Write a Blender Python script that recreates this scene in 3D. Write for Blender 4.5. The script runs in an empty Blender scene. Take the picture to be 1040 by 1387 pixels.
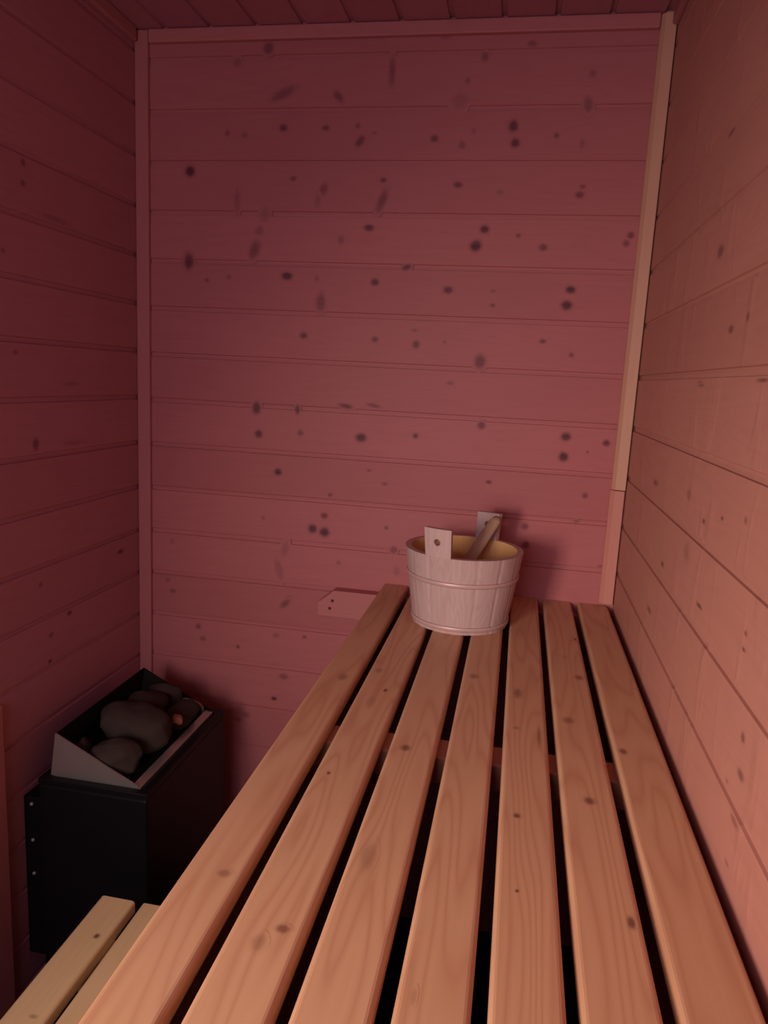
import bpy, bmesh, math, random
from mathutils import Vector, Matrix, noise

random.seed(7)
SC = bpy.context.scene
COL = SC.collection
PI = math.pi

# ------------------------------------------------------------------ room sizes (metres)
XL, XR = -0.950, 0.2505        # left / right panelling
YB, YF = 1.7455, -0.75         # back wall / unseen front wall with an opening added for the fill light
ZC = 2.186                     # ceiling
BZ = 0.92                      # top of the upper bench
SZ = 0.52                      # top of the step bench

# knots of the real boards: (u, v, half width, half height, strength, tilt)
BACK_KNOTS = [
    (-0.6277,2.141,0.012,0.012,0.7,0), (-0.7021,2.1135,0.01,0.01,0.3,0), (-0.34,2.0878,0.0076,0.0285,0.5,0), (-0.3672,2.1606,0.0058,0.0058,0.7,0),
    (-0.5899,2.0457,0.0312,0.0097,0.5,25), (-0.4601,2.0377,0.0153,0.0076,0.55,-50), (-0.5879,1.9731,0.0096,0.0077,0.8,0), (-0.4875,1.9724,0.0076,0.0057,0.7,0),
    (-0.4126,1.9762,0.0056,0.0056,0.5,0), (-0.4063,1.9436,0.0131,0.0075,0.7,50), (-0.3741,1.961,0.0056,0.0037,0.4,0), (-0.237,1.9491,0.0092,0.0074,0.7,0),
    (-0.7232,1.963,0.0059,0.0059,0.5,0), (-0.6814,1.9589,0.0059,0.0059,0.4,0), (-0.8163,1.8793,0.0119,0.0119,1,0), (-0.5611,1.8637,0.0076,0.0057,0.6,0),
    (-0.3485,1.8614,0.0073,0.0055,0.7,0), (-0.3497,1.8166,0.0091,0.0256,0.6,-20), (-0.4875,1.8414,0.0093,0.013,0.55,-20), (-0.5008,1.8152,0.0074,0.0149,0.3,0),
    (-0.6973,1.8135,0.0077,0.025,0.35,0), (-0.6282,1.7876,0.0114,0.0133,0.25,0), (-0.6406,1.7474,0.0095,0.0095,0.4,0), (-0.6522,1.7034,0.0113,0.0226,0.6,-20),
    (-0.3768,1.758,0.0109,0.0073,0.9,0), (-0.4419,1.7307,0.0073,0.0091,0.4,0), (-0.8186,1.6738,0.0117,0.0175,0.9,0), (-0.5701,1.6462,0.013,0.0083,1,0),
    (-0.3569,1.6384,0.009,0.0081,0.9,0), (-0.2844,1.6733,0.0107,0.0063,0.8,20), (-0.4968,1.6427,0.0055,0.0055,0.4,0), (-0.7722,1.632,0.0058,0.0048,0.5,0),
    (-0.7158,1.6404,0.0057,0.0057,0.4,0), (-0.4854,1.5887,0.0109,0.02,0.6,0), (-0.2253,2.1567,0.0115,0.0057,0.4,0), (-0.1377,2.113,0.0075,0.0094,0.5,0),
    (-0.0394,2.1361,0.0094,0.0057,0.5,0), (-0.1722,2.066,0.0056,0.0056,0.4,0), (-0.1869,2.0238,0.0167,0.0167,0.25,0), (0.092,2.0756,0.0075,0.0075,0.4,0),
    (0.0884,2.015,0.0092,0.0148,0.5,10), (-0.066,1.9735,0.0092,0.0119,0.9,0), (-0.0592,1.9389,0.0091,0.0091,0.9,0), (-0.1749,1.9355,0.0073,0.0073,0.45,0),
    (0.0276,1.9538,0.0055,0.0055,0.6,0), (0.083,1.9373,0.0055,0.0091,0.3,0), (-0.1514,1.9642,0.0055,0.0055,0.3,0), (0.2297,2.0002,0.0111,0.0111,0.5,0),
    (-0.1781,1.8524,0.009,0.0063,0.8,0), (-0.0845,1.8377,0.0072,0.0054,0.35,0), (0.0925,1.85,0.0063,0.0045,0.6,0), (0.0873,1.8334,0.009,0.0072,0.7,0),
    (-0.1125,1.7589,0.0098,0.008,1,0), (-0.1298,1.7228,0.0124,0.0116,1,35), (-0.037,1.7464,0.0053,0.0044,0.6,0), (0.0192,1.7228,0.0089,0.0071,0.7,0),
    (0.2032,1.7515,0.0072,0.0063,0.8,0), (0.1954,1.7346,0.0071,0.0071,0.6,0), (-0.1855,1.6257,0.0106,0.008,0.9,0), (-0.0832,1.6264,0.0053,0.0035,0.4,0),
    (-0.082,1.5951,0.0053,0.0044,0.6,0), (0.087,1.6342,0.0106,0.0079,1,0), (0.0813,1.6004,0.0114,0.0097,1,0), (-0.5247,1.511,0.0091,0.0073,0.8,0),
    (-0.3505,1.509,0.008,0.0062,0.7,0), (-0.2522,1.5014,0.008,0.0088,0.75,0), (-0.2575,1.5331,0.0071,0.0035,0.4,0), (-0.1863,1.5096,0.0053,0.0035,0.4,0),
    (-0.1663,1.4166,0.0088,0.0053,0.4,0), (-0.6394,1.3324,0.0102,0.0149,0.9,0), (-0.5348,1.3348,0.0064,0.011,0.8,0), (-0.4137,1.3495,0.0162,0.0054,0.8,-8),
    (-0.3465,1.3547,0.016,0.0045,0.6,-10), (-0.6326,1.2691,0.0093,0.0093,0.9,0), (-0.5255,1.278,0.0073,0.0073,0.6,0), (-0.3735,1.2761,0.0134,0.0099,1,0),
    (-0.2411,1.2889,0.0062,0.0062,0.8,0), (-0.5801,1.1776,0.0093,0.0084,1,0), (-0.3499,1.198,0.0054,0.0036,0.5,0), (-0.3093,1.1681,0.0072,0.0045,0.5,0),
    (-0.4444,1.1304,0.0055,0.0055,0.6,0), (-0.4576,1.0769,0.0092,0.0074,0.8,0), (-0.4863,1.0418,0.0111,0.0102,1,0), (-0.4561,1.0354,0.012,0.0111,1,0),
    (-0.6163,1.0582,0.0047,0.0047,0.4,0), (-0.3,1.0603,0.0054,0.0045,0.6,0), (-0.4163,0.9611,0.0056,0.0056,0.4,0), (-0.2786,1.006,0.0091,0.0091,0.6,0),
    (-0.2683,0.954,0.0073,0.011,0.3,0), (-0.8624,0.9758,0.006,0.006,0.3,0), (-0.8751,0.8701,0.0061,0.0061,0.35,0), (-0.86,0.8416,0.0081,0.0061,0.5,0),
    (-0.5415,0.8564,0.0096,0.0057,0.4,0), (-0.557,0.9841,0.0094,0.0207,0.3,-10), (-0.5712,0.9282,0.0095,0.0267,0.3,15), (0.0361,1.5203,0.0079,0.0044,0.7,0),
    (0.1015,1.4927,0.0053,0.0053,0.6,0), (0.1068,1.3094,0.0105,0.0096,1,0), (0.1056,1.2626,0.0105,0.0105,1,0), (0.1972,1.3003,0.0079,0.0071,0.9,0),
    (0.1583,1.2773,0.0035,0.0035,0.5,0), (0.1622,1.1761,0.0062,0.0062,0.7,0), (0.1477,1.1156,0.0045,0.0036,0.5,0), (0.2126,1.0127,0.0054,0.0036,0.5,0),
    (0.0323,1.0925,0.008,0.008,0.7,0), (0.0377,1.0482,0.0089,0.0089,0.8,0), (-0.1014,1.4685,0.0123,0.0158,0.75,0), (-0.0873,1.3235,0.0088,0.0088,0.8,0),
    (-0.0602,1.1914,0.0071,0.0044,0.8,0), (0.2359,1.1931,0.0071,0.0044,0.7,0), (-0.552,0.8406,0.0154,0.0077,0.6,45), (-0.7888,0.7524,0.0071,0.0071,0.6,0),
    (-0.7757,0.7201,0.0081,0.0071,0.45,0), (-0.6777,0.7088,0.005,0.005,0.7,0), (-0.5506,0.6418,0.0119,0.008,0.5,0), (-0.5742,0.7519,0.0098,0.0078,0.3,0),
    (-0.4981,0.7566,0.0058,0.0048,0.6,0), (-0.5756,0.5773,0.0071,0.0051,1,0), (-0.6532,0.521,0.0124,0.0083,0.4,0), (-0.6744,0.505,0.0104,0.0063,0.4,0)]
LEFT_KNOTS = [
    (1.3195,1.7832,0.0064,0.0066,0.6,0), (1.3174,1.745,0.0064,0.0053,0.6,0), (1.2548,1.6141,0.006,0.0039,0.5,0), (1.2786,1.4333,0.0063,0.0041,0.5,0),
    (1.3299,1.2422,0.0093,0.0119,0.7,0), (1.3296,0.9623,0.0072,0.0047,0.6,0), (1.4263,0.8748,0.0082,0.0051,0.8,0), (1.643,0.963,0.0122,0.0056,0.8,0),
    (1.3585,0.8429,0.0076,0.0049,0.6,0), (1.3528,0.7782,0.0063,0.0041,0.9,0), (1.453,1.3743,0.0271,0.0047,0.3,0), (1.4142,1.6965,0.0452,0.0057,0.3,0),
    (1.4585,1.2473,0.039,0.0048,0.3,0)]
RIGHT_KNOTS = [
    (1.1195,1.6141,0.0167,0.0084,0.6,0), (1.013,1.5023,0.0104,0.0047,0.7,0), (0.9455,1.5116,0.006,0.0052,0.6,0), (1.1419,1.7721,0.0169,0.0033,0.6,0),
    (1.145,1.4381,0.0136,0.0042,0.4,0), (0.858,1.4383,0.0195,0.0023,0.7,0), (1.3915,1.2588,0.0208,0.005,0.6,0), (1.0241,1.2549,0.0075,0.0036,0.7,0),
    (0.9401,1.2738,0.0062,0.0025,0.7,0), (0.8488,1.2876,0.005,0.0038,0.5,0), (1.2506,1.1415,0.0114,0.0043,0.7,0), (0.9908,1.1475,0.0141,0.0026,0.8,0),
    (1.3148,1.0428,0.0191,0.0045,0.6,0), (0.7965,1.1764,0.0045,0.0028,0.6,0), (1.1331,1.4329,0.0177,0.0021,0.5,0), (0.796,1.1587,0.0057,0.0021,0.7,0),
    (0.76,1.0771,0.0063,0.0053,0.6,0), (0.7505,1.0405,0.0102,0.0052,0.6,0), (0.7504,0.9959,0.0124,0.0039,0.5,0), (0.7532,0.9388,0.0064,0.0019,0.5,0),
    (0.7889,1.0104,0.0046,0.002,0.4,0), (1.1258,1.2758,0.0135,0.008,0.35,0), (1.0969,1.1994,0.0172,0.0135,0.3,0)]
BENCH_KNOTS = [
    (-0.259,1.1492,0.0072,0.012,0.5,0), (-0.2559,0.6321,0.0064,0.0052,0.5,0), (-0.1794,1.1175,0.0029,0.0057,1,0), (-0.2056,1.196,0.0062,0.0096,0.4,0),
    (-0.2036,0.846,0.0023,0.0034,1,0), (-0.1752,0.5739,0.0065,0.0052,0.75,0), (-0.1911,0.5533,0.0063,0.0098,0.35,0), (-0.1937,1.0669,0.0067,0.0206,0.25,0),
    (-0.1184,0.9378,0.0059,0.0081,0.8,0), (-0.1202,0.6952,0.0069,0.0211,0.35,0), (-0.0419,1.2203,0.0075,0.0098,0.6,0), (-0.0676,1.0358,0.0027,0.0048,1,0),
    (0.0346,0.813,0.0039,0.0046,0.9,0), (0.0356,0.6794,0.0018,0.0022,1,0), (0.033,1.1704,0.0066,0.0178,0.6,0), (0.0647,1.0261,0.0027,0.0274,0.6,0),
    (0.0317,1.0427,0.0043,0.0048,0.4,0), (0.1387,1.27,0.0078,0.0103,0.7,0), (0.1104,1.0908,0.0079,0.0103,0.6,0), (0.1223,0.8688,0.0063,0.0076,0.8,0),
    (0.1438,0.6613,0.007,0.0082,0.85,0), (0.1461,1.4746,0.0037,0.0068,0.9,0), (0.181,1.0124,0.0068,0.0078,0.85,0), (0.1198,1.3656,0.0069,0.0079,0.2,0),
    (0.1484,0.6245,0.008,0.0146,0.2,0), (-0.0474,0.5273,0.0024,0.0087,0.25,0)]
STEP_KNOTS = [
    (-0.5972,0.9462,0.0045,0.0049,1,0), (-0.5989,0.7906,0.0059,0.0032,0.5,0)]

# ------------------------------------------------------------------ materials
def new_mat(name):
    m = bpy.data.materials.new(name); m.use_nodes = True
    nt = m.node_tree
    b = nt.nodes['Principled BSDF']
    return m, nt, b

def N(nt, typ, **kw):
    n = nt.nodes.new(typ)
    for k, v in kw.items():
        setattr(n, k, v)
    return n

def mix(nt, fac, a, b, blend='MIX'):
    n = N(nt, 'ShaderNodeMix', data_type='RGBA', blend_type=blend)
    n.clamp_factor = True
    for sock, val in ((n.inputs[0], fac), (n.inputs[6], a), (n.inputs[7], b)):
        if isinstance(val, (int, float)):
            sock.default_value = val
        elif isinstance(val, (tuple, list)):
            sock.default_value = (*val, 1.0)
        else:
            nt.links.new(val, sock)
    return n.outputs[2]

def mth(nt, op, a, b=None):
    n = N(nt, 'ShaderNodeMath', operation=op)
    for i, val in enumerate((a, b)):
        if val is None: continue
        if isinstance(val, (int, float)): n.inputs[i].default_value = val
        else: nt.links.new(val, n.inputs[i])
    return n.outputs[0]

def wood(name, base, late, knot, axis, ring=0.5, tint_amt=0.18, rough=0.55, bump=0.15, knobble=0.0, ring_scale=1.0, spec=0.3):
    """softwood: growth rings running along one axis, per-board tint and knots from mesh attributes"""
    m, nt, b = new_mat(name)
    L = nt.links.new
    tc = N(nt, 'ShaderNodeTexCoord')
    tint = N(nt, 'ShaderNodeAttribute', attribute_name='tint').outputs['Fac']
    kn = N(nt, 'ShaderNodeAttribute', attribute_name='knot').outputs['Fac']
    # every board gets its own piece of the tree
    sh = N(nt, 'ShaderNodeCombineXYZ')
    L(mth(nt, 'MULTIPLY', tint, 17.3), sh.inputs[0]); L(mth(nt, 'MULTIPLY', tint, 9.1), sh.inputs[1]); L(mth(nt, 'MULTIPLY', tint, 23.7), sh.inputs[2])
    ad = N(nt, 'ShaderNodeVectorMath', operation='ADD')
    L(tc.outputs['Object'], ad.inputs[0]); L(sh.outputs[0], ad.inputs[1])
    sc = [9.0, 9.0, 9.0]; sc[axis] = 0.9
    mp = N(nt, 'ShaderNodeMapping'); mp.inputs['Scale'].default_value = sc
    L(ad.outputs[0], mp.inputs['Vector'])
    # broad figure
    n1 = N(nt, 'ShaderNodeTexNoise'); n1.inputs['Scale'].default_value = 1.3 * ring_scale; n1.inputs['Detail'].default_value = 2.0
    L(mp.outputs[0], n1.inputs['Vector'])
    rings = mth(nt, 'FRACT', mth(nt, 'MULTIPLY', n1.outputs['Fac'], 15.0))
    rings = mth(nt, 'POWER', mth(nt, 'ABSOLUTE', mth(nt, 'SUBTRACT', mth(nt, 'MULTIPLY', rings, 2.0), 1.0)), 2.2)
    # fine fibre
    sc2 = [260.0, 260.0, 260.0]; sc2[axis] = 7.0
    mp2 = N(nt, 'ShaderNodeMapping'); mp2.inputs['Scale'].default_value = sc2
    L(ad.outputs[0], mp2.inputs['Vector'])
    n2 = N(nt, 'ShaderNodeTexNoise'); n2.inputs['Scale'].default_value = 1.0; n2.inputs['Detail'].default_value = 3.0
    L(mp2.outputs[0], n2.inputs['Vector'])
    n3 = N(nt, 'ShaderNodeTexNoise'); n3.inputs['Scale'].default_value = 3.1; n3.inputs['Detail'].default_value = 3.0
    L(ad.outputs[0], n3.inputs['Vector'])
    c = mix(nt, mth(nt, 'MULTIPLY', rings, ring), base, late)
    c = mix(nt, mth(nt, 'MULTIPLY', mth(nt, 'SUBTRACT', n2.outputs['Fac'], 0.35), 0.35 * (0.4 + ring)), c, late)
    c = mix(nt, mth(nt, 'MULTIPLY', mth(nt, 'SUBTRACT', n3.outputs['Fac'], 0.42), 0.8), c, tuple(x * 0.80 for x in base))
    c = mix(nt, mth(nt, 'MULTIPLY', tint, tint_amt), c, tuple(x * y for x, y in zip(base, (0.62, 0.50, 0.50))))
    kfac = mth(nt, 'MULTIPLY', kn, mth(nt, 'ADD', 0.72, mth(nt, 'MULTIPLY', n2.outputs['Fac'], 0.5)))
    c = mix(nt, kfac, c, knot)
    L(c, b.inputs['Base Color'])
    b.inputs['Roughness'].default_value = rough
    b.inputs['Specular IOR Level'].default_value = spec
    h = mth(nt, 'ADD', mth(nt, 'MULTIPLY', n2.outputs['Fac'], 0.5), mth(nt, 'MULTIPLY', rings, 0.25))
    bp = N(nt, 'ShaderNodeBump'); bp.inputs['Strength'].default_value = bump; bp.inputs['Distance'].default_value = 0.0012
    L(h, bp.inputs['Height'])
    out = bp.outputs[0]
    if knobble:
        # boards rippled across the grain around old knots
        sc3 = [5.0, 5.0, 5.0]; sc3[axis] = 13.0
        mp3 = N(nt, 'ShaderNodeMapping'); mp3.inputs['Scale'].default_value = sc3
        L(ad.outputs[0], mp3.inputs['Vector'])
        n4 = N(nt, 'ShaderNodeTexNoise'); n4.inputs['Scale'].default_value = 1.0; n4.inputs['Detail'].default_value = 2.5
        n4.inputs['Distortion'].default_value = 0.6
        L(mp3.outputs[0], n4.inputs['Vector'])
        hh = mth(nt, 'POWER', mth(nt, 'MAXIMUM', mth(nt, 'SUBTRACT', n4.outputs['Fac'], 0.53), 0.0), 1.3)
        bp2 = N(nt, 'ShaderNodeBump'); bp2.inputs['Strength'].default_value = knobble; bp2.inputs['Distance'].default_value = 0.03
        L(hh, bp2.inputs['Height']); L(out, bp2.inputs['Normal'])
        out = bp2.outputs[0]
    L(out, b.inputs['Normal'])
    return m

def plain(name, col, rough=0.5, metal=0.0, noise_amt=0.2, noise_scale=40.0, bump=0.0, spec=0.5):
    m, nt, b = new_mat(name)
    tc = N(nt, 'ShaderNodeTexCoord')
    n = N(nt, 'ShaderNodeTexNoise'); n.inputs['Scale'].default_value = noise_scale; n.inputs['Detail'].default_value = 5.0
    nt.links.new(tc.outputs['Object'], n.inputs['Vector'])
    c = mix(nt, mth(nt, 'MULTIPLY', n.outputs['Fac'], noise_amt * 2), col, tuple(x * 0.55 for x in col))
    nt.links.new(c, b.inputs['Base Color'])
    b.inputs['Roughness'].default_value = rough; b.inputs['Metallic'].default_value = metal
    b.inputs['Specular IOR Level'].default_value = spec
    if bump:
        bp = N(nt, 'ShaderNodeBump'); bp.inputs['Strength'].default_value = bump; bp.inputs['Distance'].default_value = 0.004
        nt.links.new(n.outputs['Fac'], bp.inputs['Height']); nt.links.new(bp.outputs[0], b.inputs['Normal'])
    return m

WALL_B, WALL_L, WALL_K = (0.47, 0.150, 0.155), (0.36, 0.09, 0.092), (0.085, 0.018, 0.030)
M_BACK = wood('spruce_panel_across', WALL_B, WALL_L, WALL_K, 0, ring=0.16, tint_amt=0.25, bump=0.1)
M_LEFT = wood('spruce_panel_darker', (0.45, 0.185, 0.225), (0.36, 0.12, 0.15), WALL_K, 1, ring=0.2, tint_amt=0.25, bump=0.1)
M_SIDE = wood('spruce_panel_lengthwise', WALL_B, WALL_L, WALL_K, 1, ring=0.16, tint_amt=0.25, bump=0.1)
M_RIGHT = wood('spruce_panel_rippled', (0.52, 0.24, 0.19), (0.38, 0.13, 0.105), WALL_K, 1, ring=0.14, tint_amt=0.25, bump=0.1, knobble=0.32)
M_BENCH = wood('bench_pine', (0.67, 0.385, 0.228), (0.50, 0.215, 0.12), (0.15, 0.042, 0.03), 1, ring=0.55, tint_amt=0.14, rough=0.5, bump=0.12)
M_STEP = wood('step_pine', (0.74, 0.56, 0.31), (0.60, 0.40, 0.19), (0.12, 0.05, 0.03), 1, ring=0.22, tint_amt=0.14, rough=0.55, bump=0.12)
M_CROSS = wood('bearer_pine', (0.66, 0.30, 0.20), (0.5, 0.19, 0.11), (0.15, 0.042, 0.03), 0, ring=0.2)
M_POST = wood('upright_pine', (0.60, 0.36, 0.20), (0.5, 0.24, 0.12), (0.15, 0.042, 0.03), 2, ring=0.2)
M_TRIM_PINK = wood('trim_pine_pinkish', (0.57, 0.235, 0.19), (0.46, 0.16, 0.13), WALL_K, 2, ring=0.15)
M_TRIM = wood('trim_pine', (0.58, 0.31, 0.215), (0.52, 0.22, 0.14), (0.12, 0.03, 0.03), 2, ring=0.15)
M_TRIML = wood('trim_pine_reddish', (0.46, 0.155, 0.155), WALL_L, WALL_K, 2, ring=0.12)
M_RAIL = wood('rail_pine', (0.49, 0.175, 0.17), WALL_L, WALL_K, 0, ring=0.12)
M_TRIMX = wood('trim_pine_across', (0.48, 0.16, 0.16), (0.40, 0.11, 0.10), (0.12, 0.03, 0.03), 0, ring=0.15)
M_TRIMY = wood('trim_pine_lengthwise', (0.45, 0.175, 0.18), (0.38, 0.12, 0.12), (0.12, 0.03, 0.03), 1, ring=0.15)
M_BUCKET = wood('bucket_pine', (0.54, 0.40, 0.38), (0.43, 0.26, 0.24), (0.16, 0.05, 0.04), 2, ring=0.4, tint_amt=0.22, rough=0.5, ring_scale=1.8)
M_BUCKET_IN = wood('bucket_pine_inside', (0.78, 0.46, 0.20), (0.66, 0.34, 0.13), (0.16, 0.05, 0.04), 2, ring=0.25, tint_amt=0.2)
M_HOOP = plain('hoop_metal', (0.62, 0.42, 0.40), rough=0.4, metal=0.15, noise_amt=0.15)
M_LADLE = wood('ladle_wood', (0.50, 0.33, 0.22), (0.40, 0.22, 0.13), (0.1, 0.04, 0.03), 2, ring=0.25)
M_BLACK = plain('black_enamel', (0.006, 0.006, 0.0075), rough=0.4, noise_amt=0.1, spec=0.2)
M_SOOT = plain('sooty_sheet', (0.014, 0.012, 0.012), rough=0.8, noise_amt=0.3, spec=0.1)
M_STEEL = plain('brushed_steel', (0.52, 0.52, 0.48), rough=0.28, metal=0.75, noise_amt=0.2, noise_scale=14.0)
M_STONE = plain('heater_stone', (0.060, 0.043, 0.037), rough=0.9, noise_amt=0.35, noise_scale=22.0, bump=0.5, spec=0.15)
M_STONE_R = plain('reddish_stone', (0.34, 0.13, 0.08), rough=0.8, noise_amt=0.3, noise_scale=60.0, bump=0.3, spec=0.2)
M_SCREW = plain('screw_steel', (0.34, 0.33, 0.31), rough=0.5, metal=0.3, noise_amt=0.1)
M_RUST = plain('screw_rust', (0.09, 0.03, 0.03), rough=0.7, metal=0.2, noise_amt=0.2)
M_FLOOR = plain('dark_floor', (0.03, 0.026, 0.024), rough=0.7, noise_amt=0.3, noise_scale=9.0, bump=0.1, spec=0.2)

# ------------------------------------------------------------------ mesh helpers
def attr_mesh(bm):
    return (bm.verts.layers.float.get('tint') or bm.verts.layers.float.new('tint'),
            bm.verts.layers.float.get('knot') or bm.verts.layers.float.new('knot'))

def newbm():
    bm = bmesh.new(); attr_mesh(bm); return bm

def link(name, bm, mat, parent=None, smooth=False, kind=None, bevel=0.0, seg=2, recalc=True):
    if recalc:
        bmesh.ops.recalc_face_normals(bm, faces=bm.faces[:])
    me = bpy.data.meshes.new(name)
    bm.to_mesh(me); bm.free()
    for m in (mat if isinstance(mat, (list, tuple)) else [mat]):
        me.materials.append(m)
    if smooth:
        for p in me.polygons: p.use_smooth = True
    o = bpy.data.objects.new(name, me); COL.objects.link(o)
    if parent: o.parent = parent
    if kind: o['kind'] = kind
    if bevel:
        md = o.modifiers.new('edge', 'BEVEL'); md.width = bevel; md.segments = seg; md.limit_method = 'ANGLE'; md.angle_limit = math.radians(40)
    return o

def root(name, loc, label, cat, group=None):
    o = bpy.data.objects.new(name, None); COL.objects.link(o)
    o.location = loc; o.empty_display_size = 0.05
    o['label'] = label; o['category'] = cat
    if group: o['group'] = group
    return o

def tag(o, label, cat, group=None):
    o['label'] = label; o['category'] = cat
    if group: o['group'] = group
    return o

def box(bm, x0, x1, y0, y1, z0, z1, t=0.0, mi=0):
    tl, kl = attr_mesh(bm)
    vs = [bm.verts.new((x, y, z)) for x in (x0, x1) for y in (y0, y1) for z in (z0, z1)]
    for v in vs: v[tl] = t
    for idx in ((0,1,3,2),(4,6,7,5),(0,4,5,1),(2,3,7,6),(0,2,6,4),(1,5,7,3)):
        f = bm.faces.new([vs[i] for i in idx]); f.material_index = mi
    return vs

def prism(bm, prof, axis, a0, a1, t=0.0, mi=0):
    """2D outline swept along an axis; outline coordinates are the two remaining axes in order"""
    tl, kl = attr_mesh(bm)
    def P(p, a):
        q = list(p); q.insert(axis, a); return q
    r0 = [bm.verts.new(P(p, a0)) for p in prof]; r1 = [bm.verts.new(P(p, a1)) for p in prof]
    for v in r0 + r1: v[tl] = t
    n = len(prof)
    fs = [bm.faces.new(r0), bm.faces.new(list(reversed(r1)))]
    for i in range(n):
        fs.append(bm.faces.new((r0[i], r0[(i+1) % n], r1[(i+1) % n], r1[i])))
    for f in fs: f.material_index = mi
    return r0, r1

def tube(bm, pts, radii, n=16, t=0.0, sx=1.0, cap=True, mi=0):
    """round bar along pts, sx flattens it"""
    tl, kl = attr_mesh(bm)
    rings = []
    up = Vector((0, 0, 1))
    for i, p in enumerate(pts):
        p = Vector(p)
        d = (Vector(pts[min(i+1, len(pts)-1)]) - Vector(pts[max(i-1, 0)])).normalized()
        a = d.cross(up)
        if a.length < 1e-4: a = Vector((1, 0, 0))
        a.normalize(); b_ = d.cross(a).normalized()
        r = radii[i] if isinstance(radii, (list, tuple)) else radii
        ring = []
        for k in range(n):
            an = 2*PI*k/n
            v = bm.verts.new(p + a*(math.cos(an)*r) + b_*(math.sin(an)*r*sx)); v[tl] = t; ring.append(v)
        rings.append(ring)
    for A, B in zip(rings, rings[1:]):
        for k in range(n):
            f = bm.faces.new((A[k], A[(k+1) % n], B[(k+1) % n], B[k])); f.material_index = mi
    if cap:
        bm.faces.new(list(reversed(rings[0]))).material_index = mi; bm.faces.new(rings[-1]).material_index = mi
    return rings

KN = [0]
def knot_patch(bm, centre, U, V, nrm, ru, rv, strength, rot, t):
    """the knot grown into a board: a thin lens on the board's face whose colour fades out at its rim"""
    tl, kl = attr_mesh(bm)
    c = Vector(centre); U = Vector(U); V = Vector(V); nrm = Vector(nrm)
    r_ = math.radians(rot); n = 18
    KN[0] = (KN[0] + 1) % 30; base_lift = 0.00007 + KN[0]*0.000003
    def at(k, s, lift):
        a = 2*PI*k/n
        wob = 1 + 0.13*noise.noise(Vector((centre[0]*90 + math.cos(a)*1.4, centre[1]*90 + math.sin(a)*1.4, centre[2]*90)))
        x, y = math.cos(a)*ru*s*wob, math.sin(a)*rv*s*wob
        return c + U*(x*math.cos(r_) - y*math.sin(r_)) + V*(x*math.sin(r_) + y*math.cos(r_)) + nrm*base_lift
    cv = bm.verts.new(c + nrm*base_lift); cv[kl] = strength*0.95; cv[tl] = t
    prev = None
    for s, kf, lift in ((0.45, 0.95, 0.0003), (0.8, 0.75, 0.0003), (1.1, 0.3, 0.0003), (1.6, 0.0, 0.0003)):
        ring = [bm.verts.new(at(k, s, lift)) for k in range(n)]
        for v in ring: v[kl] = strength*kf; v[tl] = t
        for k in range(n):
            q = (k+1) % n
            f = bm.faces.new((cv, ring[k], ring[q])) if prev is None else bm.faces.new((prev[k], ring[k], ring[q], prev[q]))
            f.normal_update()
            if f.normal.dot(nrm) < 0: f.normal_flip()
            f.smooth = True
        prev = ring

# ------------------------------------------------------------------ panelled room shell
def panel(name, mat, origin, U, V, nrm, u0, u1, grooves, v0, v1, knots, thick=0.03, grooved=0.0032, seed=0, holes=None, clampk=True):
    """tongue-and-groove boards: run along U, stacked along V, faces towards nrm"""
    rnd = random.Random(seed)
    bm = newbm(); tl, kl = attr_mesh(bm)
    O = Vector(origin); U = Vector(U); V = Vector(V); nrm = Vector(nrm)
    def P(u, v, d): return O + U*u + V*v - nrm*d
    edges = [v0] + [g for g in grooves if v0 < g < v1] + [v1]
    tints = []
    spans = [(u0, u1, None)]
    for a, b in zip(edges, edges[1:]):
        t = rnd.random(); tints.append((a, b, t))
        segs = [(u0, u1)]
        if holes:
            hu0, hu1, hv0, hv1 = holes
            if b > hv0 + 0.02 and b <= hv1: segs = [(u0, hu0), (hu1, u1)]
        for s0, s1 in segs:
            prof = [(a, grooved), (a+0.0046, grooved), (a+0.0062, 0.0), (b-0.0062, 0.0), (b-0.0054, grooved), (b, grooved)]
            rows = []
            for v, d in prof:
                r = [bm.verts.new(P(s0, v, d)), bm.verts.new(P(s1, v, d))]
                for x in r: x[tl] = t
                rows.append(r)
            for A, B in zip(rows, rows[1:]):
                f = bm.faces.new((A[0], A[1], B[1], B[0])); f.normal_update()
                if f.normal.dot(nrm) < 0: f.normal_flip()
            # the board's back and ends
            bk = [bm.verts.new(P(u, v, thick)) for u, v in ((s0, a), (s1, a), (s1, b), (s0, b))]
            for x in bk: x[tl] = t
            f = bm.faces.new(bk); f.normal_update()
            if f.normal.dot(nrm) > 0: f.normal_flip()
            for s in (0, 1):
                col = [r[s] for r in rows] + [bk[2 if s else 3], bk[1 if s else 0]]
                bm.faces.new(col)
            bm.faces.new((rows[0][0], rows[0][1], bk[1], bk[0])); bm.faces.new((rows[-1][0], rows[-1][1], bk[2], bk[3]))
    for (u, v, ru, rv, s, rot) in knots:
        a, b, t = next(((a, b, t) for a, b, t in tints if a <= v <= b), (v - 1, v + 1, 0.5))
        if clampk: rv = min(rv, (b - a - 0.014)/3.4)
        if clampk: v = min(max(v, a + 0.0068 + 1.62*rv), b - 0.0068 - 1.62*rv)      # knots stay inside their board
        knot_patch(bm, P(u, v, 0), U, V, nrm, ru, rv, s, rot, t)
    return link(name, bm, mat, kind='structure', recalc=False)

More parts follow.
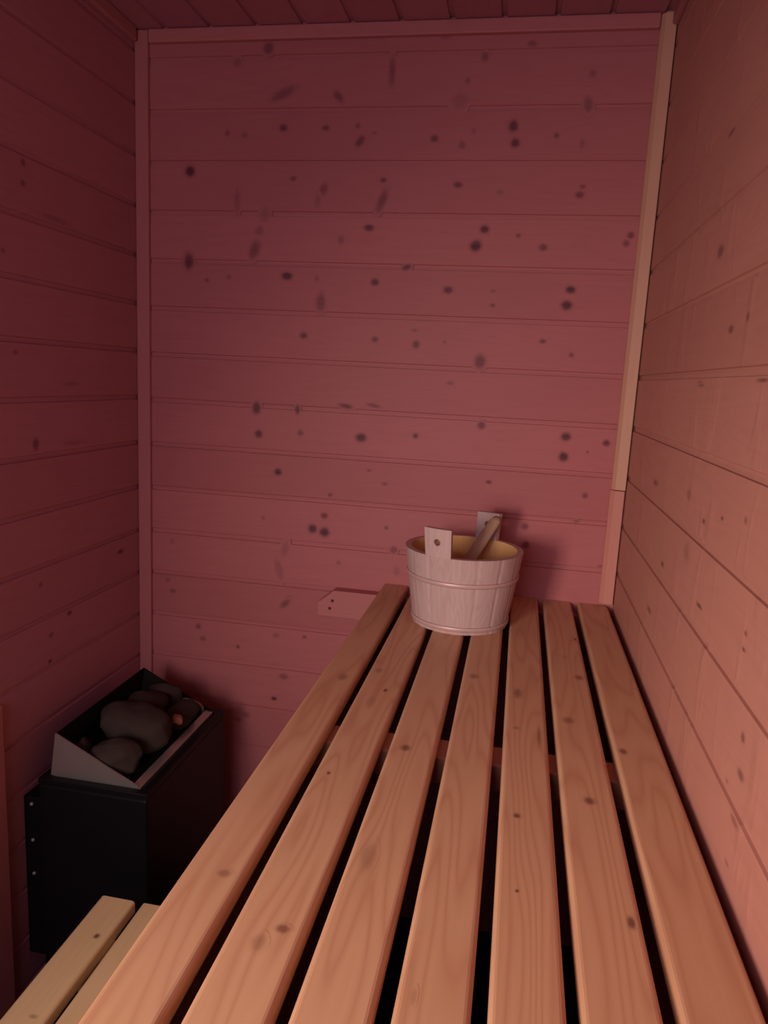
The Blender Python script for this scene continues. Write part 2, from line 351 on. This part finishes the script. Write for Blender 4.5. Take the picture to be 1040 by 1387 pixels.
gb = [1.4502 + 0.1120*k for k in range(-14, 8)]
gr = [1.4490 + 0.1117*k for k in range(-14, 8)]
gl = [1.4570 + 0.1141*k for k in range(-14, 8)]
gc = [-0.8746 - 0.1105 + 0.1105*k for k in range(0, 13)]
panel('wall_back', M_BACK, (0, YB, 0), (1,0,0), (0,0,1), (0,-1,0), XL-0.05, XR+0.05, gb, 0.0, ZC+0.02, BACK_KNOTS, seed=3, clampk=False)
panel('wall_left', M_LEFT, (XL, 0, 0), (0,1,0), (0,0,1), (1,0,0), YF-0.03, YB, gl, 0.0, ZC+0.02, LEFT_KNOTS, seed=5, grooved=0.0045)
panel('wall_right', M_RIGHT, (XR, 0, 0), (0,1,0), (0,0,1), (-1,0,0), YF-0.03, YB, gr, 0.0, ZC+0.02, RIGHT_KNOTS, seed=8, grooved=0.0036)
panel('wall_front', M_BACK, (0, YF, 0), (1,0,0), (0,0,1), (0,1,0), XL, XR, gb, 0.0, ZC, [], seed=9, holes=(-0.88, -0.06, 0.93, 1.95))  # unseen wall; its opening is added to let the fill light in
panel('ceiling', M_LEFT, (0, 0, ZC), (0,1,0), (1,0,0), (0,0,-1), YF, YB, gc, XL, XR, [], seed=12, grooved=0.006)
bm = newbm(); box(bm, XL-0.05, XR+0.05, YF-0.05, YB+0.05, -0.05, 0.0); link('floor', bm, M_FLOOR, kind='structure')

def trim(name, mat, pts, axis, a0, a1, knots=()):
    bm = newbm(); prism(bm, pts, axis, a0, a1, t=random.random())
    for k in knots: knot_patch(bm, *k)
    return link(name, bm, mat, kind='structure', bevel=0.0025)

# corner laths: left corner, right corner (in two lengths), along the ceiling
trim('trim_1', M_TRIML, [(-0.9497, YB-0.013), (-0.9180, YB-0.010), (-0.9170, YB-0.0002), (-0.9497, YB-0.0002)], 2, 0.002, ZC-0.002)
trim('trim_2', M_TRIM, [(0.2180, YB-0.004), (0.2260, YB-0.013), (0.2480, YB-0.019), (0.2480, YB-0.0002), (0.2180, YB-0.0002)], 2, 1.196, ZC-0.002)
trim('trim_3', M_TRIM_PINK, [(0.2165, YB-0.004), (0.2260, YB-0.011), (0.2478, YB-0.015), (0.2478, YB-0.0002), (0.2165, YB-0.0002)], 2, 0.925, 1.1945)
trim('trim_4', M_TRIMX, [(YB-0.012, ZC-0.030), (YB-0.012, ZC-0.0015), (YB-0.0002, ZC-0.0015), (YB-0.0002, ZC-0.031)], 0, -0.916, 0.217)
trim('trim_5', M_TRIMY, [(XR-0.012, ZC-0.030), (XR-0.012, ZC-0.0015), (XR-0.0002, ZC-0.0015), (XR-0.0002, ZC-0.031)], 1, YF+0.02, YB-0.022)
trim('trim_6', M_TRIMY, [(XL+0.012, ZC-0.030), (XL+0.012, ZC-0.0015), (XL+0.0002, ZC-0.0015), (XL+0.0002, ZC-0.031)], 1, YF+0.02, YB-0.022)

# ------------------------------------------------------------------ benches
def slat_bm(x0, x1, y0, y1, top, thick, knots, t, rnd_r=0.006, rise=0.0):
    """rounded-edge board along Y"""
    r = rnd_r; q = []
    for cx, cz, a0 in ((x1-r, top-r, 0), (x0+r, top-r, 90), (x0+r, top-thick+r, 180), (x1-r, top-thick+r, 270)):
        for k in range(5):
            a = math.radians(a0 + 90*k/4); q.append((cx + r*math.cos(a), cz + r*math.sin(a)))
    bm = newbm(); prism(bm, q, 1, y0, y1, t=t)
    for (u, v, ru, rv, s, rot) in knots:
        if x0 + 0.004 < u < x1 - 0.004:
            ru = min(ru, (x1 - u - 0.0045)/1.6, (u - x0 - 0.0045)/1.6)
            if ru > 0.001: knot_patch(bm, (u, v, top), (1,0,0), (0,1,0), (0,0,1), ru, rv, s, rot, t)
    return bm

bench = root('bench', (0.0, 0.5, 0.0), 'wide upper slatted pine bench along the right wall, seven boards with dark gaps', 'bench')
def kid(name, bm, mat, parent, **kw):
    o = link(name, bm, mat, None, **kw)
    o.parent = parent
    o.matrix_parent_inverse = Matrix.Translation(-Vector(parent.location))
    return o
slats = [(-0.2985, -0.2365, .35), (-0.2220, -0.1545, .12), (-0.1410, -0.0765, .45), (-0.0620, 0.0005, .6), (0.0137, 0.0768, .85), (0.0885, 0.1545, .7), (0.1685, 0.2385, .95)]
for x0, x1, t in slats:
    o = kid('slat', slat_bm(x0, x1, -0.62, YB-0.002, BZ, 0.022, BENCH_KNOTS, t), M_BENCH, bench)
for ya, yb in ((0.967, 1.021), (-0.42, -0.366)):
    bm = newbm(); box(bm, -0.288, XR-0.003, ya, yb, BZ-0.022-0.042, BZ-0.0223, t=.5); kid('bearer', bm, M_CROSS, bench, bevel=0.003)
for za, zb_, ye in ((0.0005, 0.40, YB-0.001), (0.4005, 0.8285, YB-0.001), (0.829, BZ-0.0225, YB-0.0345)):  # unseen boards, added to keep light out from under the bench
    bm = newbm(); box(bm, -0.296, -0.2885, -0.60, ye, za, zb_, t=random.random()); kid('added_shade_board', bm, M_BENCH, bench, bevel=0.002)

step = root('step_bench', (-0.48, 0.3, 0.0), 'low slatted step bench of pale yellowish pine in front of the heater', 'bench')
for x0, x1, t in ((-0.6415, -0.5790, .2), (-0.5655, -0.5030, .5), (-0.4895, -0.4270, .3), (-0.4135, -0.3510, .6)):
    kid('slat', slat_bm(x0, x1, -0.45, 1.033, SZ, 0.026, STEP_KNOTS, t), M_STEP, step)
for ya, yb in ((0.93, 0.975), (-0.35, -0.305)):
    bm = newbm(); box(bm, -0.632, -0.356, ya, yb, SZ-0.066, SZ-0.0263, t=.5); kid('bearer', bm, M_STEP, step, bevel=0.003)
    for xa in (-0.625, -0.405):
        bm = newbm(); box(bm, xa, xa+0.042, ya+0.002, yb-0.002, 0.0005, SZ-0.0664, t=.4); kid('leg', bm, M_POST, step, bevel=0.003)

# rail on the back wall carrying the bench, its free end cut off slanting
rail = root('support_rail', (-0.2, YB, 0.86), 'short slanted rail end on the back wall left of the upper bench', 'rail')
bm = newbm()
zt, zb = BZ-0.0225, BZ-0.091
prism(bm, [(-0.458, zb), (XR-0.004, zb), (XR-0.004, zt), (-0.418, zt), (-0.458, zt-0.034)], 1, YB-0.034, YB-0.0003, t=.2)
kid('rail', bm, M_RAIL, rail, bevel=0.002)
for dx, dz in ((-0.420, zt-0.026), (-0.426, zt-0.046)):
    bm = newbm(); tube(bm, [(dx, YB-0.0336, dz), (dx, YB-0.0352, dz), (dx, YB-0.0358, dz)], [0.0038, 0.0038, 0.0026], n=14); kid('screw', bm, M_RUST, rail)

# upright batten on the left wall in front of the heater
bm = newbm(); box(bm, XL+0.0004, XL+0.014, 1.105, 1.186, 0.0005, 0.762, t=.3)
tag(link('batten', bm, M_TRIML, bevel=0.004), 'short upright pine batten on the left wall beside the heater', 'batten')

# ------------------------------------------------------------------ bucket
BC = Vector((-0.0935, 1.5225, BZ))
R0, R1, BH = 0.100, 0.1235, 0.160
def rad(h): return R0 + (R1-R0)*h/BH
bucket = root('bucket', BC, 'round pale wooden sauna bucket with two upright ears, at the back of the upper bench', 'bucket')
NS = 15
def stave_shell():
    bm = newbm(); tl, kl = attr_mesh(bm)
    rnd = random.Random(4)
    per = 8; th = 0.0125
    for s in range(NS):
        t = rnd.random()
        cols = []
        for k in range(per+1):
            a = 2*PI*(s + k/per)/NS
            cols.append(a)
        grid_o = []; grid_i = []
        for j in range(9):
            h = BH*j/8
            ro = []; ri = []
            for k, a in enumerate(cols):
                g = 0.0009 if k in (0, per) else 0.0
                r = rad(h) - g
                v = bm.verts.new((r*math.cos(a), r*math.sin(a), h)); v[tl] = t; ro.append(v)
                v = bm.verts.new(((rad(h)-th)*math.cos(a), (rad(h)-th)*math.sin(a), h)); v[tl] = t; ri.append(v)
            grid_o.append(ro); grid_i.append(ri)
        for j in range(8):
            for k in range(per):
                bm.faces.new((grid_o[j][k], grid_o[j][k+1], grid_o[j+1][k+1], grid_o[j+1][k]))
                f = bm.faces.new((grid_i[j][k+1], grid_i[j][k], grid_i[j+1][k], grid_i[j+1][k+1])); f.material_index = 1
        for k in range(per):
            bm.faces.new((grid_o[8][k], grid_o[8][k+1], grid_i[8][k+1], grid_i[8][k]))
            bm.faces.new((grid_o[0][k+1], grid_o[0][k], grid_i[0][k], grid_i[0][k+1]))
    return bm
link('staves', stave_shell(), [M_BUCKET, M_BUCKET_IN], bucket, recalc=False, smooth=False)
bm = newbm(); tl, kl = attr_mesh(bm)
ring = [bm.verts.new(((rad(0.014)-0.012)*math.cos(2*PI*k/48), (rad(0.014)-0.012)*math.sin(2*PI*k/48), 0.014)) for k in range(48)]
ring2 = [bm.verts.new((v.co.x, v.co.y, 0.004)) for v in ring]
bm.faces.new(ring); bm.faces.new(list(reversed(ring2)))
for k in range(48): bm.faces.new((ring2[k], ring2[(k+1) % 48], ring[(k+1) % 48], ring[k]))
link('base_board', bm, M_BUCKET_IN, bucket)

def hoop(h0, h1):
    bm = newbm(); n = 96
    prof = [(0.0002, h0), (0.0022, h0+0.0012), (0.0026, (h0+h1)/2), (0.0022, h1-0.0012), (0.0002, h1)]
    rr = []
    for k in range(n):
        a = 2*PI*k/n
        rr.append([bm.verts.new(((rad(h)+d)*math.cos(a), (rad(h)+d)*math.sin(a), h)) for d, h in prof])
    for k in range(n):
        A, B = rr[k], rr[(k+1) % n]
        for i in range(4): bm.faces.new((A[i], B[i], B[i+1], A[i+1]))
        bm.faces.new((A[4], B[4], B[0], A[0]))
    return bm
for h0, h1 in ((0.100, 0.110), (0.006, 0.016)):
    link('hoop', hoop(h0, h1), M_HOOP, bucket, smooth=True)

def ear(ang, w, top, t, hole_z):
    """the long stave: follows the bucket wall, rises above the rim, with a round hole"""
    bm = newbm(); tl, kl = attr_mesh(bm)
    th = 0.0128; n = 40; hr = 0.0066
    def P(s, h, off):
        r = rad(h) + off
        a = ang + s/ (rad(BH))
        return (r*math.cos(a), r*math.sin(a), h)
    z0, z1 = BH - 0.002, top
    layers = []
    for off in (0.0006, -th-0.0004):
        inner = []; outer = []; mid = []
        for k in range(n):
            a = 2*PI*(k+0.5)/n; c, s = math.cos(a), math.sin(a)
            inner.append((hr*c, hole_z + hr*s))
            hw, hu, hd = w/2, z1 - hole_z, hole_z - z0
            m = min(hw/abs(c) if abs(c) > 1e-6 else 9, (hu if s > 0 else hd)/abs(s) if abs(s) > 1e-6 else 9)
            x, y = c*m, hole_z + s*m
            outer.append((x, y)); mid.append(((hr*c*2 + x*2)/4, ((hole_z+hr*s)*2 + y*2)/4))
        # corners exactly
        for cx, cy in ((w/2, z1), (-w/2, z1), (w/2, z0), (-w/2, z0)):
            i = min(range(n), key=lambda q: (outer[q][0]-cx)**2 + (outer[q][1]-cy)**2); outer[i] = (cx, cy)
        rings = [[bm.verts.new(P(x, y, off)) for x, y in L] for L in (inner, mid, outer)]
        layers.append(rings)
        for A, B in zip(rings, rings[1:]):
            for k in range(n): bm.faces.new((A[k], A[(k+1) % n], B[(k+1) % n], B[k]))
    for idx in (0, 2):
        A, B = layers[0][idx], layers[1][idx]
        for k in range(n): bm.faces.new((A[k], A[(k+1) % n], B[(k+1) % n], B[k]))
    for v in bm.verts: v[tl] = t
    return bm
A0 = math.radians(-111)
link('ear', ear(A0, 0.057, BH+0.058, .05, BH+0.030), M_BUCKET, bucket, bevel=0.0015)
link('ear', ear(A0+PI, 0.055, BH+0.058, .5, BH+0.032), M_BUCKET, bucket, bevel=0.0015)

# ------------------------------------------------------------------ ladle standing in the bucket
lad = root('ladle', (-0.11, 1.50, 0.96), 'brownish wooden ladle leaning in the bucket, only its handle showing', 'ladle')
pts = [Vector((-0.122, 1.480, 0.957)), Vector((-0.100, 1.5225, 1.004)), Vector((-0.077, 1.566, 1.052)), Vector((-0.053, 1.594, 1.094)), Vector((-0.036, 1.610, 1.122)), Vector((-0.031, 1.615, 1.131))]
bm = newbm(); tube(bm, pts, [0.0125, 0.0135, 0.0145, 0.0155, 0.015, 0.010], n=20, sx=0.62, t=.3); kid('handle', bm, M_LADLE, lad, smooth=True)
bm = newbm(); tl, kl = attr_mesh(bm)
cc = Vector((-0.110, 1.500, 0.938)); prof = [(0.0, 0.0), (0.020, 0.001), (0.031, 0.008), (0.036, 0.024), (0.0365, 0.034), (0.0335, 0.034), (0.033, 0.024), (0.027, 0.010), (0.0, 0.005)]
rr = []
for k in range(36):
    a = 2*PI*k/36; rr.append([bm.verts.new(cc + Vector((r*math.cos(a), r*math.sin(a), h))) for r, h in prof])
for k in range(36):
    A, B = rr[k], rr[(k+1) % 36]
    for i in range(len(prof)-1): bm.faces.new((A[i], B[i], B[i+1], A[i+1]))
bmesh.ops.remove_doubles(bm, verts=bm.verts[:], dist=1e-5)
kid('bowl', bm, M_LADLE, lad, smooth=True)

# ------------------------------------------------------------------ electric heater with stones
HX0, HX1, HY0, HY1, HZ0, HZ1 = -0.902, -0.664, 1.233, 1.628, 0.10, 0.587
heater = root('heater', (-0.783, 1.43, 0.0), 'black box shaped electric sauna heater with steel topped stone tray, in the left back corner', 'heater')
bm = newbm()
box(bm, HX0, HX1, HY0, HY1, HZ0, HZ1-0.012)
kid('body', bm, M_BLACK, heater, bevel=0.006, seg=3)
bm = newbm()   # flat rim around the stone tray
w = 0.016
for a in ((HX0, HX1, HY0, HY0+w), (HX0, HX1, HY1-w, HY1), (HX0, HX0+w+0.008, HY0+w, HY1-w), (HX1-w, HX1, HY0+w, HY1-w)):
    box(bm, *a, HZ1-0.0118, HZ1)
kid('top_rim', bm, M_BLACK, heater, bevel=0.0015)
# stone tray: sloping hopper, high at the wall and low at the front
TX0, TX1, TY0, TY1 = -0.872, -0.692, 1.2505, 1.611
TZH, TZL, TB = 0.680, 0.591, HZ1-0.010
s = 0.003
bm = newbm(); prism(bm, [(TX0-0.014, TB), (TX1+0.004, TB), (TX1+0.004, TZL-0.008), (TX1, TZL), (TX0, TZH)], 1, TY0, TY0+s); kid('side_plate', bm, M_STEEL, heater)
bm = newbm(); prism(bm, [(TX0-0.014, TB), (TX1+0.004, TB), (TX1+0.004, TZL-0.008), (TX1, TZL), (TX0, TZH)], 1, TY1-s, TY1); kid('side_plate', bm, M_SOOT, heater)['label'] = 'sooty black side plate'
bm = newbm(); prism(bm, [(TX0-0.014, TB), (TX0-0.011, TB), (TX0+s, TZH), (TX0, TZH)], 1, TY0+s, TY1-s); kid('back_plate', bm, M_SOOT, heater)
bm = newbm(); prism(bm, [(TX1-0.012, TZL+0.001), (TX1-0.012, TZL-0.001), (TX1+0.002, TZL-0.006), (TX1+0.002, TB), (TX1+0.0045, TB), (TX1+0.0045, TZL-0.004)], 1, TY0+s, TY1-s); kid('front_plate', bm, M_STEEL, heater)
bm = newbm(); box(bm, TX0-0.010, TX1+0.002, TY0+s, TY1-s, TB-0.0015, TB); kid('tray_floor', bm, M_SOOT, heater)
# heating elements: bent rods peeping out between the stones
for yy, zz in ((1.6, 0.615),):
    bm = newbm()
    P = [(-0.800, yy, TB)] + [(-0.755 - 0.045*math.cos(PI*k/10), yy, zz - 0.02 + 0.02*math.sin(PI*k/10)) for k in range(11)] + [(-0.710, yy, TB)]
    tube(bm, P, 0.004, n=10); kid('heating_element', bm, M_SCREW, heater, smooth=True)
for (lx, ly) in ((HX0+0.03, HY0+0.03), (HX1-0.03, HY0+0.03), (HX0+0.03, HY1-0.03), (HX1-0.03, HY1-0.03)):
    bm = newbm(); tube(bm, [(lx, ly, 0.0005), (lx, ly, HZ0)], 0.014, n=16); kid('foot', bm, M_BLACK, heater)
bm = newbm(); box(bm, XL+0.0005, HX0-0.0002, 1.250, 1.300, 0.16, 0.530)
br = kid('wall_bracket', bm, M_BLACK, heater, bevel=0.002)
for zz in (0.515, 0.4325, 0.3546):
    bm = newbm(); tube(bm, [(-0.930, 1.2502, zz), (-0.930, 1.2475, zz), (-0.930, 1.2462, zz)], [0.0036, 0.0036, 0.0022], n=12)
    o = link('screw', bm, M_SCREW); o.parent = br

def stone(c, sx, sy, sz, rot, mat, label, seed, blocky=0.35):
    bm = newbm()
    bmesh.ops.create_icosphere(bm, subdivisions=4, radius=1.0)
    off = Vector((seed*3.7, seed*1.9, seed*5.3))
    for v in bm.verts:
        d = v.co.normalized()
        # rounded block, then knocked about
        m = max(abs(d.x), abs(d.y), abs(d.z))
        r = (1-blocky) + blocky*(0.72/m)
        r *= 1 + 0.16*noise.noise(d*1.1 + off) + 0.07*noise.noise(d*2.6 + off) + 0.02*noise.noise(d*7 + off)
        v.co = Vector((d.x*sx*r, d.y*sy*r, d.z*sz*r))
    o = link('stone', bm, mat, smooth=True)
    o.location = c; o.rotation_euler = [math.radians(a) for a in rot]
    tag(o, label, 'stone', 'stones in the heater tray')
    return o
stone((-0.772, 1.392, 0.645), 0.086, 0.056, 0.046, (12, 10, -4), M_STONE, 'largest brown grey stone lying across the middle of the heater tray', 1)
stone((-0.768, 1.298, 0.619), 0.056, 0.041, 0.040, (5, -10, 12), M_STONE, 'rounded grey brown stone behind the shiny steel end plate of the heater', 2, .2)
stone((-0.806, 1.495, 0.630), 0.052, 0.043, 0.044, (0, 12, 25), M_STONE, 'dark stone behind the largest stone, toward the left wall side of the heater', 3)
stone((-0.726, 1.520, 0.618), 0.030, 0.056, 0.028, (0, 8, -8), M_STONE, 'long dark stone beside the rim at the far right corner of the heater tray', 4)
stone((-0.800, 1.572, 0.628), 0.050, 0.026, 0.036, (0, 5, 5), M_STONE, 'dark stone against the far black end plate of the heater tray', 5)
stone((-0.704, 1.450, 0.640), 0.014, 0.012, 0.011, (10, 20, 30), M_STONE_R, 'small reddish brown stone chip on top of the dark stones in the heater', 6)
stone((-0.842, 1.296, 0.618), 0.016, 0.030, 0.032, (0, 0, 8), M_STONE, 'black shaded stone between the wall side plate and the rounded stone', 7)

# ------------------------------------------------------------------ camera (26 mm phone lens, pitched and turned a little)
R = [[0.9819261219199305, -0.08145248387183643, 0.17084081468546677], [0.18240181197159028, 0.16639314230387092, -0.9690422597512062], [0.050504159044244955, 0.9826895822513598, 0.17824285358432082]]
cam = bpy.data.cameras.new('camera'); co = bpy.data.objects.new('camera', cam); COL.objects.link(co)
cam.sensor_fit = 'VERTICAL'; cam.sensor_height = 36.0; cam.lens = 998.78*36.0/1387.0
cam.clip_start = 0.02
co.matrix_world = Matrix.Translation((0, 0, 1.42)) @ Matrix(R).to_4x4()
SC.camera = co

# ------------------------------------------------------------------ light
def area(name, loc, target, sx, sy, power, col, spread=180):
    l = bpy.data.lights.new(name, 'AREA'); l.shape = 'RECTANGLE'; l.size = sx; l.size_y = sy; l.energy = power; l.color = col
    l.spread = math.radians(spread)
    o = bpy.data.objects.new(name, l); COL.objects.link(o)
    o.location = loc
    o.rotation_euler = (Vector(target) - Vector(loc)).to_track_quat('-Z', 'Y').to_euler()
    return o
area('low_lamp', (-0.74, -0.40, 1.22), (0.22, 1.00, 0.80), 0.28, 0.56, 5.4, (1.0, 0.82, 0.66), 84)
area('added_cool_fill', (-0.46, -0.86, 1.48), (-0.5, 1.2, 1.2), 0.76, 0.74, 8.4, (0.93, 0.80, 1.0), 170)  # unseen cool fill light, added to lift the dim walls
w = bpy.data.worlds.new('world'); SC.world = w; w.use_nodes = True
w.node_tree.nodes['Background'].inputs[0].default_value = (0.02, 0.015, 0.015, 1)
w.node_tree.nodes['Background'].inputs[1].default_value = 1.0

SC.view_settings.view_transform = 'Standard'
SC.view_settings.look = 'None'
SC.view_settings.gamma = 1.0
SC.view_settings.use_curve_mapping = False
SC.view_settings.exposure = 0.0
